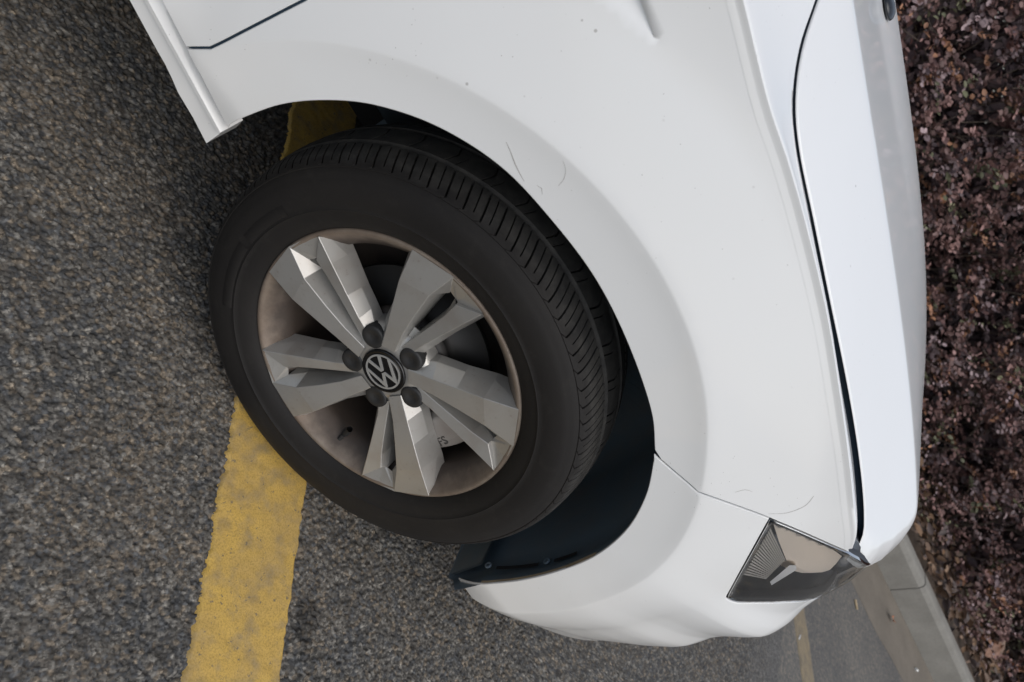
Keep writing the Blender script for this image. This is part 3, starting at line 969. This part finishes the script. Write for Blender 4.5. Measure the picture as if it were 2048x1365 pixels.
# ------------------------------------------------------------------ headlight
HP = catmull(hltop, ST) + catmull([hltop[-1], (.56, .822), (.63, .813), (.74, .798), (.88, .780), (1.0, .757)], ST)[1:] + seg([(1.0, .757), (1.015, .67)], ST)[1:] + \
     catmull([(1.015, .67), (.90, .668), (.78, .671), (.72, .670)] + [(a_, b_ + .0025) for a_, b_ in hllow_seen], ST)[1:] + catmull(hlleft, ST)[1:-1]
def build_headlight():
    hl = empty('headlight', (.55, .1, .7), car)
    def loc(V): return [(a - .55, b - .1, c - .7) for a, b, c in V]
    # clear cover
    k = NT('headlight_cover')
    t = k.t; t.nodes.remove(k.b)
    tr = k.n('ShaderNodeBsdfTransparent'); tr.inputs[0].default_value = (.96, .965, .97, 1)
    gl = k.n('ShaderNodeBsdfGlossy'); gl.inputs['Roughness'].default_value = .02
    fr = k.n('ShaderNodeFresnel'); fr.inputs['IOR'].default_value = 1.65
    mx = k.n('ShaderNodeMixShader')
    k.l(fr.outputs[0], mx.inputs[0]); k.l(tr.outputs[0], mx.inputs[1]); k.l(gl.outputs[0], mx.inputs[2]); k.l(mx.outputs[0], k.out.inputs[0])
    V, F = panel_mesh(HP, lambda s, Z, e=0.: side(s, Z, -.0015 + e), .008, inset=.0012, roll=.0006, flange=.004)
    mesh_obj('cover', loc(V), F, k.m, hl)
    # black rim of the cover
    P = np.array(HP); A = .5 * np.sum(P[:, 0] * np.roll(P[:, 1], -1) - np.roll(P[:, 0], -1) * P[:, 1])
    if A < 0: P = P[::-1]
    T = np.roll(P, -1, 0) - np.roll(P, 1, 0); T /= np.linalg.norm(T, axis=1)[:, None]; No = np.c_[T[:, 1], -T[:, 0]]
    mb = MB()
    rows = []
    for w, e in ((-.0005, .012), (-.0006, .0028), (-.002, .0024), (-.007, .0034), (-.009, .007), (-.010, .016)):
        q = P + No * w
        rows.append([tuple(v) for v in side(q[:, 0], q[:, 1], e)])
    mb.grid(rows, True)
    mesh_obj('rim', loc(mb.V), mb.F, m_plain('matt_black_rim', (.012, .014, .018), .55).m, hl)
    # housing bowl
    mb = MB(); rows = []
    C0 = np.array([.66, .715])
    for f_, e in ((1., .012), (.97, .05), (.9, .075), (.6, .095), (.1, .10)):
        q = C0 + (P - No * .008 - C0) * f_
        rows.append([tuple(v) for v in side(q[:, 0], q[:, 1], e)])
    mb.grid(rows, True)
    mesh_obj('housing', loc(mb.V), mb.F, m_plain('headlight_housing', (.05, .052, .056), .3).m, hl)
    # shield across the top, warm reflection painted in as pale beige
    top = m_plain('headlight_reflector', (.97, .86, .74), .35, .0).m
    RT = [(.3798, .0012, .7664), (.3956, .0072, .7751), (.4149, .0156, .7837), (.4376, .0255, .7913), (.4591, .0358, .7996), (.4839, .0483, .8057), (.5123, .0638, .8061)]
    RM = [(.4380, .0287, .7486), (.4606, .0392, .7544), (.4836, .0505, .7617), (.5036, .0615, .7706), (.5203, .0714, .7780), (.5316, .0789, .7850), (.5405, .0854, .7915)]
    RB = [(.5120, .0654, .7275), (.5349, .0768, .7290), (.5581, .0896, .7328), (.5792, .1031, .7392), (.5917, .1133, .7484), (.5902, .1155, .7600), (.5693, .1061, .7766)]
    mb = MB(); mb.grid([RT, RM, RB]); mb.grid([RB, [(p[0] + .012, p[1] + .012, p[2] - .022) for p in RB]])
    mesh_obj('reflector', loc(mb.V), mb.F, top, hl)
    # ribbed side strip: each rib its own small prism
    ribm = m_plain('headlight_ribs', (.62, .59, .55), .3, .1).m
    RA = np.array([(.3844, .0012, .7606), (.3968, .0028, .7502), (.4100, .0050, .7394), (.4242, .0078, .7281), (.4392, .0112, .7161), (.4556, .0157, .7035), (.4733, .0211, .6898), (.4927, .0278, .6751)])
    RC = np.array([(.5064, .0630, .7283), (.5130, .0647, .7216), (.5198, .0664, .7147), (.5266, .0682, .7077), (.5338, .0701, .7005), (.5413, .0724, .6930), (.5493, .0750, .6853), (.5574, .0777, .6775)])
    tab = lambda T, t: np.array([np.interp(t, np.linspace(0, 1, 8), T[:, c]) for c in range(3)])
    for i in range(18):
        t = (i + .5) / 18; w_ = .30 / 18
        a0, b0, a1, b1, am, bm_ = tab(RA, t - w_), tab(RC, t - w_), tab(RA, t + w_), tab(RC, t + w_), tab(RA, t), tab(RC, t)
        out = np.array([-.003, -.004, .0015]); dn_ = np.array([.004, .006, -.003])
        mb = MB()
        mb.grid([[tuple(a0 + dn_), tuple(b0 + dn_)], [tuple(a0 + out), tuple(b0 + out)], [tuple(a1 + out), tuple(b1 + out)], [tuple(a1 + dn_), tuple(b1 + dn_)]])
        mesh_obj('rib', loc(mb.V), mb.F, ribm, hl, False)
    mb = MB(); mb.grid([[tuple(p + np.array([.004, .006, -.003])) for p in RA], [tuple(p + np.array([.004, .006, -.003])) for p in RC]])
    mesh_obj('rib_bed', loc(mb.V), mb.F, m_plain('rib_bed_grey', (.20, .195, .19), .4).m, hl)
    # light bar
    ba = [(.5556, .0694, .6853), (.5123, .0565, .7326), (.5179, .0608, .7396), (.5346, .0681, .7335), (.5715, .0772, .6806)]
    bb = [(.5693, .0823, .6785), (.5259, .0698, .7263), (.5316, .0741, .7334), (.5483, .0813, .7273), (.5853, .0900, .6738)]
    mb = MB(); mb.add(ba + bb, [(0, 1, 2, 3, 4), (5, 9, 8, 7, 6)] + [(i, (i + 1) % 5, 5 + (i + 1) % 5, 5 + i) for i in range(5)])
    mesh_obj('light_bar', loc(mb.V), mb.F, m_plain('milky_light_bar', (.80, .80, .80), .3).m, hl, False)
    # projector lens further round the front
    bm = bmesh.new(); bmesh.ops.create_uvsphere(bm, u_segments=24, v_segments=14, radius=.034)
    me = bpy.data.meshes.new('projector_lens'); bm.to_mesh(me); bm.free()
    for p in me.polygons: p.use_smooth = True
    me.materials.append(m_plain('projector_glass', (.02, .022, .025), .05).m)
    o = bpy.data.objects.new('projector_lens', me); COL.objects.link(o); o.parent = hl
    c = side(np.array(.84), np.array(.72), .055); o.location = (c[0] - .55, c[1] - .1, c[2] - .7)
    return hl
build_headlight()
mb = MB()      # black shelf between lamp and bonnet
ss = np.linspace(.47, 1.46, 40)
ztop = np.interp(ss, [.47, .55, .65, .8, 1.0, 1.46], [.828, .822, .81, .795, .775, .77])
rows = [[tuple(p) for p in side(ss, ztop - .004, .012)], [tuple(p) for p in side(ss, ztop + .002, .020)], [tuple(p) for p in side(ss, ztop + .004, .06)], [tuple(p) for p in side(ss, ztop, .14)]]
mb.grid(rows); mb.grid([[(p[0], 1.74 - p[1], p[2]) for p in r] for r in rows])
mb.build('lamp_shelf', TRIM, car)

# scratches and a crumb on the paint
SCR = m_plain('scratch_grey', (.33, .31, .29), .7).m
def scratch(pts, w):
    P_ = np.array(catmull(pts, .004)); T_ = np.gradient(P_, axis=0); T_ /= np.linalg.norm(T_, axis=1)[:, None]; N_ = np.c_[-T_[:, 1], T_[:, 0]]
    wid = w * (.35 + .65 * np.sin(np.linspace(.15, math.pi - .15, len(P_))))[:, None]
    mb = MB()
    A_, B_ = P_ + N_ * wid, P_ - N_ * wid
    mb.grid([[tuple(p) for p in side(A_[:, 0], A_[:, 1], -.0001)], [tuple(p) for p in side(P_[:, 0], P_[:, 1], -.0003)], [tuple(p) for p in side(B_[:, 0], B_[:, 1], -.0001)]])
    mb.build('scratch', SCR, car)
scratch([(-.2186, .7144), (-.2091, .7134), (-.1947, .7104), (-.1826, .7092), (-.1718, .709)], .0006)
scratch([(-.1755, .7638), (-.1657, .761), (-.1573, .7538), (-.1525, .7434)], .00025)
scratch([(-.1623, .7205), (-.1573, .7236), (-.1507, .7206)], .0004)
scratch([(.3403, .8333), (.353, .8176), (.3571, .7941), (.3503, .7725)], .00035)
scratch([(.2985, .7509), (.299, .7635), (.3058, .7702)], .0003)
# ------------------------------------------------------------------ front wheel
WT = Vector((.99477, -.10214, 0)); WN = Vector((-.10214, -.99477, 0)); WZ = Vector((0, 0, 1))
wheel = empty('front_wheel', (0, 0, .33), car)
wheel.matrix_parent_inverse.identity()
WM = Matrix(((WT.x, WZ.x, WN.x), (WT.y, WZ.y, WN.y), (WT.z, WZ.z, WN.z)))
wheel.rotation_euler = WM.to_euler()
def wv(r, deg, d):
    return (r * math.cos(rad(deg)), r * math.sin(rad(deg)), d)
def lathe(prof, n=120, a0=0, a1=360):
    mb = MB()
    A = np.linspace(a0, a1, n + 1)
    full = abs(a1 - a0) >= 360
    if full: A = A[:-1]
    mb.grid([[wv(r, a, d) for a in A] for r, d in prof], full)
    return mb

def build_tyre():
    prof = [(.204, -.180), (.215, -.178), (.26, -.192), (.30, -.186), (.316, -.175), (.3235, -.164)]
    prof += [(.3255, -.152), (.3275, -.1420), (.3278, -.1410), (.3285, -.1350), (.3288, -.1340), (.3302, -.126), (.3312, -.117), (.3318, -.1085), (.3318, -.107), (.3318, -.0995), (.3318, -.098)]
    prof += [(.3318, -.090), (.3315, -.082), (.3310, -.074), (.3302, -.066), (.3288, -.0555), (.3286, -.054), (.3272, -.0470), (.3268, -.0455)]
    prof += [(.3258, -.038), (.3243, -.030), (.3225, -.022), (.3203, -.0145), (.3178, -.008), (.3150, -.003), (.3122, .0005), (.3092, .0030), (.3078, .0024), (.3055, .0048)]
    prof += [(.300, .0078), (.294, .0100), (.2925, .0108), (.286, .0122), (.278, .0132), (.270, .0134), (.262, .0128), (.2550, .0118), (.2535, .0126), (.2520, .0110), (.246, .0095), (.238, .0066), (.231, .0030), (.2265, -.0010), (.2225, -.0055), (.2190, -.0110), (.212, -.016), (.204, -.02)]
    offs = []
    for k in range(76):
        b = k * 360 / 76; p = 360 / 76
        for t in (0, .02, .095, .115, .25, .40, .505, .52, .565, .58, .72, .86): offs.append((b + p * t, 1 if .01 < t < .10 else (2 if .51 < t < .57 else 0), k))
    na = len(offs)
    A = np.array([o_[0] for o_ in offs]); kind = np.array([o_[1] for o_ in offs]); blk = np.array([o_[2] for o_ in offs])
    rows = []
    jig = NR.uniform(-.25, .25, 76)
    for r, d in prof:
        rr = np.full(na, r); aa = A + jig[blk] * .5
        if -.0455 <= d <= .0012 and r > .310:            # shoulder blocks
            dep = np.where(kind == 1, .0065, np.where(kind == 2, .0055, 0))
            if d > -.0035: dep = np.where(kind == 2, 0, dep * .6)
            rr = rr - dep
            aa = aa - 60 * (d + .022)
        elif -.0540 < d < -.0455 or -.107 <= d <= -.0995 or -.1410 <= d <= -.1350:
            rr = rr - .0065                              # grooves round the tyre
        elif -.098 <= d <= -.0555:
            dep = np.where((kind == 1) & (blk % 2 == 0), .0040, np.where((kind == 2) & (blk % 2 == 1) & (d > -.08), .003, 0)); rr = rr - dep
            aa = aa + 60 * abs(d + .078) - 1
        elif d < -.1415 and r > .32:
            rr = rr - np.where(kind > 0, .004, 0)
        rows.append([wv(q, a, d) for q, a in zip(rr, aa)])
    mb = MB(); mb.grid(rows, True)
    # plain raised bars on the sidewall band
    V = np.array(mb.V)
    zz = V[:, 1] + .33
    # the tyre bears flat on the road
    low = zz < .0015
    V[low, 1] = .0015 - .33
    mb.V = [tuple(v) for v in V]
    o = mb.build('tyre', RUBBER, wheel)
    sharp(o, 38)
    # embossed fields
    for a0, a1, r0, r1 in ((176, 196, .2585, .2725), (199, 226, .2585, .2725)):
        mb = MB()
        A_ = np.linspace(a0, a1, 20)
        rows = [[wv(r, a, d) for a in A_] for r, d in ((r0 - .0012, .0122), (r0, .0134), (r1, .0140), (r1 + .0012, .0125))]
        mb.grid(rows)
        mb.build('sidewall_band', RUBBER, wheel)
    return o
build_tyre()

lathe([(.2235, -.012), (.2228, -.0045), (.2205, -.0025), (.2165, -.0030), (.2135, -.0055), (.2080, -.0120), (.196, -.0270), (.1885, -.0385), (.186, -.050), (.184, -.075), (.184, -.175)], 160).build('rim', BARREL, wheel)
SP0 = 51.3
def build_spoke():
    mb = MB()
    def wide(r, a):                         # two flat planes meeting at a kink
        x = r * math.cos(rad(a - 2))
        return -.0135 + .0145 * x / .165 if x < .165 else .001 - .0030 * (x - .165) / .052
    def thin(r, a):                         # one flat plane, leaning into the slot
        x = r * math.cos(rad(a + 20)); y = r * math.sin(rad(a + 20))
        return -.0150 + .0135 * x / .20 - .16 * (y + .012)
    top_ = lambda L, f: [(r, a, f(r, a)) for r, a in L]
    Pt = top_([(.044, 26), (.085, 15.5), (.125, 12.3), (.168, 10.6), (.2195, 8.4)], wide)
    Qt = top_([(.044, -4), (.085, -2.5), (.125, -3.8), (.174, -5.2), (.2195, -8.6)], wide)
    PF = [(.058, 35, -.024), (.084, 26, -.030), (.125, 16.8, -.033), (.170, 13.6, -.034), (.207, 10.8, -.014)]
    QF = [(.052, -6, -.016), (.088, -5.2, -.030), (.125, -6.8, -.034), (.172, -8.2, -.034), (.190, -10.5, -.0135)]
    Rt = top_([(.068, -23.5), (.087, -22.6), (.125, -23.4), (.176, -24.0), (.2160, -24.4)], thin)
    Stt = top_([(.054, -7), (.088, -12.5), (.125, -15.0), (.160, -16.0), (.187, -15.9)], thin)
    SF = [(.054, -6.2, -.018), (.088, -11.2, -.030), (.125, -14.0, -.034), (.160, -15.0, -.034), (.189, -13.6, -.0150)]
    RF = [(.070, -32, -.024), (.092, -30, -.030), (.125, -27.5, -.032), (.176, -26.6, -.032), (.2075, -26.2, -.014)]
    w = lambda L: [wv(r, a + SP0, d) for r, a, d in L]
    low = lambda L, da: [wv(r, a + SP0 + da, min(d - .004, -.046)) for r, a, d in L]
    mb.grid([w(Qt), w(Pt)]); mb.grid([w(Pt), w(PF)]); mb.grid([w(PF), low(PF, 1.5)])
    mb.grid([w(QF), w(Qt)]); mb.grid([w(SF[:2]), w(QF[:2])]); mb.grid([low(QF, -.3), w(QF)]); mb.grid([w(SF), low(SF, .3)]); mb.grid([w(Stt), w(SF)]); mb.grid([w(Rt), w(Stt)]); mb.grid([w(RF), w(Rt)]); mb.grid([low(RF, -1.5), w(RF)])
    # sloping web between the two arms at the rim
    q = [wv(*[.2195, -8.6 + SP0, -.0018]), wv(.190, -10.5 + SP0, -.0135), wv(.189, -13.6 + SP0, -.0140), wv(.187, -15.6 + SP0, -.0135), wv(.2160, -24.2 + SP0, -.0035), wv(.2195, -16.5 + SP0, -.0028)]
    mb.add(q, [(0, 1, 2), (0, 2, 3), (0, 3, 5), (3, 4, 5)])
    mb.add([w(Stt)[4], w(Rt)[4], wv(.2160, -24.2 + SP0, -.0046), wv(.187, -15.6 + SP0, -.0146)], [(0, 1, 2, 3)])
    me_V, me_F = mb.V, mb.F
    o = mesh_obj('spoke', me_V, me_F, ALLOY, wheel, False)
    bm = bmesh.new(); bm.from_mesh(o.data); bmesh.ops.remove_doubles(bm, verts=bm.verts, dist=.0002); bmesh.ops.recalc_face_normals(bm, faces=bm.faces); bm.to_mesh(o.data); bm.free()
    bevel(o, .0011, 2, 14)
    for k in range(1, 5):
        c = o.copy(); COL.objects.link(c); c.parent = wheel; c.rotation_euler = (0, 0, rad(72 * k))
    return o
build_spoke()
lathe([(.030, -.016), (.034, -.0125), (.046, -.0122), (.052, -.0150), (.066, -.0185), (.073, -.024), (.075, -.036), (.075, -.07)], 90).build('hub', ALLOY, wheel)
cap = lathe([(.0362, -.016), (.0360, -.0092), (.0345, -.0080), (.033, -.0084), (.0315, -.0088), (.0001, -.0085)], 72).build('centre_cap', CAPG, wheel)
# emblem: ring with a V over a W
def emblem():
    mb = MB(); Rm = .0292; z0, z1 = -.0086, -.0076
    up = rad(184)
    ux, uy = math.cos(up), math.sin(up); rx, ry = uy, -ux
    def pt(a, b, z): return ((a * rx + b * ux) * Rm, (a * ry + b * uy) * Rm, z)
    def poly(P):
        n = len(P)
        mb.add([pt(a, b, z0) for a, b in P] + [pt(a, b, z1) for a, b in P], [tuple(range(n, 2 * n))] + [(i, (i + 1) % n, n + (i + 1) % n, n + i) for i in range(n)])
    N = 72
    ring = lambda r, z: [(r * Rm * math.cos(2 * math.pi * k / N), r * Rm * math.sin(2 * math.pi * k / N), z) for k in range(N)]
    mb.grid([ring(1.0, z0), ring(1.0, z1), ring(.905, z1), ring(.905, z0)], True)
    for s in (-1, 1):
        # V arm, then outer and inner arms of the W
        poly([(s * .46, .80), (s * .30, .87), (s * .0, .185), (s * .0, .045), (s * .085, .045), (s * .125, .10)][::s])
        poly([(s * .83, .40), (s * .745, .535), (s * .345, -.50), (s * .345, -.87), (s * .40, -.84)][::s])
        poly([(s * .345, -.87), (s * .345, -.50), (s * .115, -.045), (s * .0, -.045), (s * .0, -.155)][::s])
    return mb
emblem().build('emblem', SILVER, wheel, False)
bc = None
for k in range(5):
    a = 20.7 + 72 * k
    if bc is None:
        bc = lathe([(.0188, -.030), (.0188, -.0155), (.0178, -.0128), (.0150, -.0120), (.0100, -.0126), (.0060, -.0142), (.0035, -.0148), (.0001, -.0146)], 28).build('bolt_cap', CAPM, wheel)
        o = bc
    else:
        o = bc.copy(); COL.objects.link(o); o.parent = wheel
    x, y, _ = wv(.0555, a, 0); o.location = (x, y, .0015)
# valve
mb = MB(); mb.tube([wv(.188, 297, -.030), wv(.172, 298, -.026), wv(.163, 298.5, -.022)], .0062, .0050, 10); mb.tube([wv(.200, 296.6, -.0235), wv(.188, 297, -.026)], .004, .004, 8)
mb.build('valve', CAPM, wheel)
# brake
lathe([(.142, -.075), (.142, -.082), (.085, -.0825)], 96).build('brake_disc', STEEL, wheel)
lathe([(.085, -.060), (.088, -.075), (.1415, -.0752)], 96).build('disc_face', STEEL, wheel)
lathe([(.0001, -.050), (.075, -.050), (.082, -.056), (.082, -.078)], 60).build('disc_hat', DARKST, wheel)
lathe([(.184, -.125), (.15, -.13), (.02, -.13)], 60).build('dust_shield', DARKST, wheel)
def caliper():
    mb = MB()
    A_ = np.linspace(-34, 22, 16)
    prof = [(.100, -.078), (.100, -.056), (.110, -.047), (.150, -.046), (.164, -.052), (.168, -.064), (.168, -.11)]
    rows = [[wv(r, a, d) for a in A_] for r, d in prof]
    mb.grid(rows)
    n = len(A_)
    mb.F.append(tuple(i * n for i in range(len(prof)))); mb.F.append(tuple(i * n + n - 1 for i in range(len(prof)))[::-1])
    o = mb.build('brake_caliper', CALIP, wheel, False); bevel(o, .003, 2, 30)
    cu = bpy.data.curves.new('caliper_mark', 'FONT'); cu.body = 'FS'; cu.size = .021; cu.extrude = .0006; cu.align_x = 'CENTER'; cu.align_y = 'CENTER'
    t = bpy.data.objects.new('caliper_mark', cu); COL.objects.link(t)
    dg = bpy.context.evaluated_depsgraph_get(); dg.update()
    me = bpy.data.meshes.new_from_object(t.evaluated_get(dg))
    bpy.data.objects.remove(t); me.materials.append(LETTER)
    m = bpy.data.objects.new('caliper_mark', me); COL.objects.link(m); m.parent = wheel
    x, y, _ = wv(.150, 358.5, 0); m.location = (x, y, -.0458); m.rotation_euler = (0, 0, rad(95))
caliper()

# ------------------------------------------------------------------ far side of the car and the cabin (mostly out of frame)
def mirror_copy(o, parent):
    c = o.copy(); c.data = o.data.copy() if o.data else None; COL.objects.link(c)
    if c.data:
        n = len(c.data.vertices); v = np.empty(n * 3); c.data.vertices.foreach_get('co', v); v = v.reshape(-1, 3); v[:, 1] = 1.74 - v[:, 1]
        c.data.vertices.foreach_set('co', v.ravel()); c.data.flip_normals(); c.data.update()
    c.parent = parent
    return c
mirror_copy(fender, car)
GLASS = m_plain('dark_window_glass', (.015, .02, .022), .04).m
mb = MB()
rows = []
for t in np.linspace(0, 1, 8):
    x = -.26 - .62 * t; z = 1.10 + .45 * t - .05 * t * t
    rows.append([(x - .10 * abs(u) ** 2, .87 + u * (.70 - .12 * t), z - .03 * u * u) for u in np.linspace(-1, 1, 13)])
mb.grid(rows); mb.build('windscreen', GLASS, car)
mb = MB()
rows = [[(x, .87 + u * .57, 1.50 + .035 * (1 - u * u) + .03 * math.sin((-.95 - x) * 1.5)) for u in np.linspace(-1, 1, 13)] for x in np.linspace(-.90, -1.7, 8)]
mb.grid(rows); mb.build('roof', PAINT, car)
for s_ in (0, 1):
    fl = (lambda p: (p[0], 1.74 - p[1], p[2])) if s_ else (lambda p: p)
    mb = MB(); mb.tube([fl(p) for p in ((-.34, .135, 1.02), (-.50, .19, 1.18), (-.72, .26, 1.36), (-.95, .31, 1.49), (-1.7, .32, 1.52))], .035, .03, 8); mb.build('pillar', PAINT, car)
    mb = MB(); mb.grid([[fl(p) for p in ((-.46, .09, 1.0), (-.72, .25, 1.33), (-.95, .31, 1.47), (-1.7, .32, 1.49))], [fl(p) for p in ((-.46, .07, .99), (-.9, .06, .99), (-1.2, .06, .99), (-1.7, .06, .99))]]); mb.build('side_window', GLASS, car)

# ------------------------------------------------------------------ small things lying about
def loose_leaf(name, p, L, wd, yaw, col, label, cat='leaf', lift=.012, group=None, pitch=0.):
    n = 9; V = []; F = []
    for i in range(n):
        t = i / (n - 1)
        w = wd * math.sin(math.pi * min(1, t * 1.02) ** .8) * (1 + .18 * math.sin(t * 23)) + .0006
        for j, u in enumerate((-1, -.5, 0, .5, 1)):
            V.append((t * L, u * w * .5, lift * (abs(u) * .8 + .5 * math.sin(t * 3.1 + u)) + .001 + .0))
    for i in range(n - 1):
        for j in range(4):
            a = i * 5 + j; F.append((a, a + 1, a + 6, a + 5))
    k = NT(name + '_skin')
    v = k.ramp(k.noise(60, 5), [(.3, tuple(c * .7 for c in col)), (.7, tuple(min(1, c * 1.25) for c in col))])
    k.color(v); k.set(Roughness=.6)
    o = mesh_obj(name, V, F, k.m)
    so_ = o.modifiers.new('thickness', 'SOLIDIFY'); so_.thickness = .0006
    o.location = p; o.rotation_euler = (0, rad(pitch), rad(yaw))
    tag(o, label, cat, group)
    return o
loose_leaf('dead_leaf', (3.42, 2.40, .008), .085, .035, 200, (.32, .12, .05), 'small orange dead leaf on the gutter by the bonnet tip', pitch=-10)
loose_leaf('dead_leaf', (4.30, 2.86, .27), .17, .085, 60, (.20, .10, .06), 'rusty brown dead leaf lying at the foot of the hedge', pitch=-35)
loose_leaf('dead_leaf', (5.12, 3.05, .26), .24, .13, 75, (.27, .185, .155), 'large pale dry leaf on the soil near the picture corner', lift=.03, pitch=-38)
loose_leaf('dead_leaf', (4.62, 3.05, .25), .20, .13, 110, (.19, .12, .085), 'broad curled brown leaf on the soil behind the kerb joint', lift=.03, pitch=-25)
def tiny(name, p, size, yaw, col, label, cat, rough=.6):
    bm = bmesh.new(); bmesh.ops.create_cone(bm, cap_ends=True, segments=12, radius1=size[1], radius2=size[1] * .92, depth=size[0])
    for v in bm.verts: v.co += Vector(NR.normal(0, size[1] * .10, 3))
    me = bpy.data.meshes.new(name); bm.to_mesh(me); bm.free()
    k = NT(name + '_paper'); k.color(k.ramp(k.noise(90, 3), [(.35, tuple(c * .75 for c in col)), (.65, col)])); k.set(Roughness=rough)
    me.materials.append(k.m)
    o = bpy.data.objects.new(name, me); COL.objects.link(o); o.location = (p[0], p[1], p[2] + size[1]); o.rotation_euler = (0, rad(90), rad(yaw)); tag(o, label, cat)
    return o
tiny('cigarette_butt', (2.87, 2.05, -.001), (.045, .005), -45, (.55, .42, .25), 'cigarette butt on the asphalt between bay line and kerb', 'litter')
tiny('paper_scrap', (3.83, 2.40, .004), (.03, .007), 20, (.75, .75, .72), 'white paper scrap in the gutter by the kerb', 'litter')
tiny('paper_scrap', (2.25, 1.36, -.001), (.028, .004), 70, (.7, .7, .68), 'tiny white paper scrap beside the faded bay line', 'litter')

cr = bmesh.new(); bmesh.ops.create_icosphere(cr, subdivisions=2, radius=.0042)
for v in cr.verts: v.co = Vector((v.co.x * 1.3, v.co.y, v.co.z * .5)) * (1 + .35 * rnd.uniform(-1, 1))
me = bpy.data.meshes.new('plant_crumb'); cr.to_mesh(me); cr.free()
me.materials.append(m_plastic('crumb_brown', (.16, .10, .08), .8, .5, (.07, .045, .04)))
o = bpy.data.objects.new('plant_crumb', me); COL.objects.link(o); o.location = (.0016, .0609, .9432)
tag(o, 'tiny brown plant crumb on the white paint beside the bonnet gap', 'crumb')
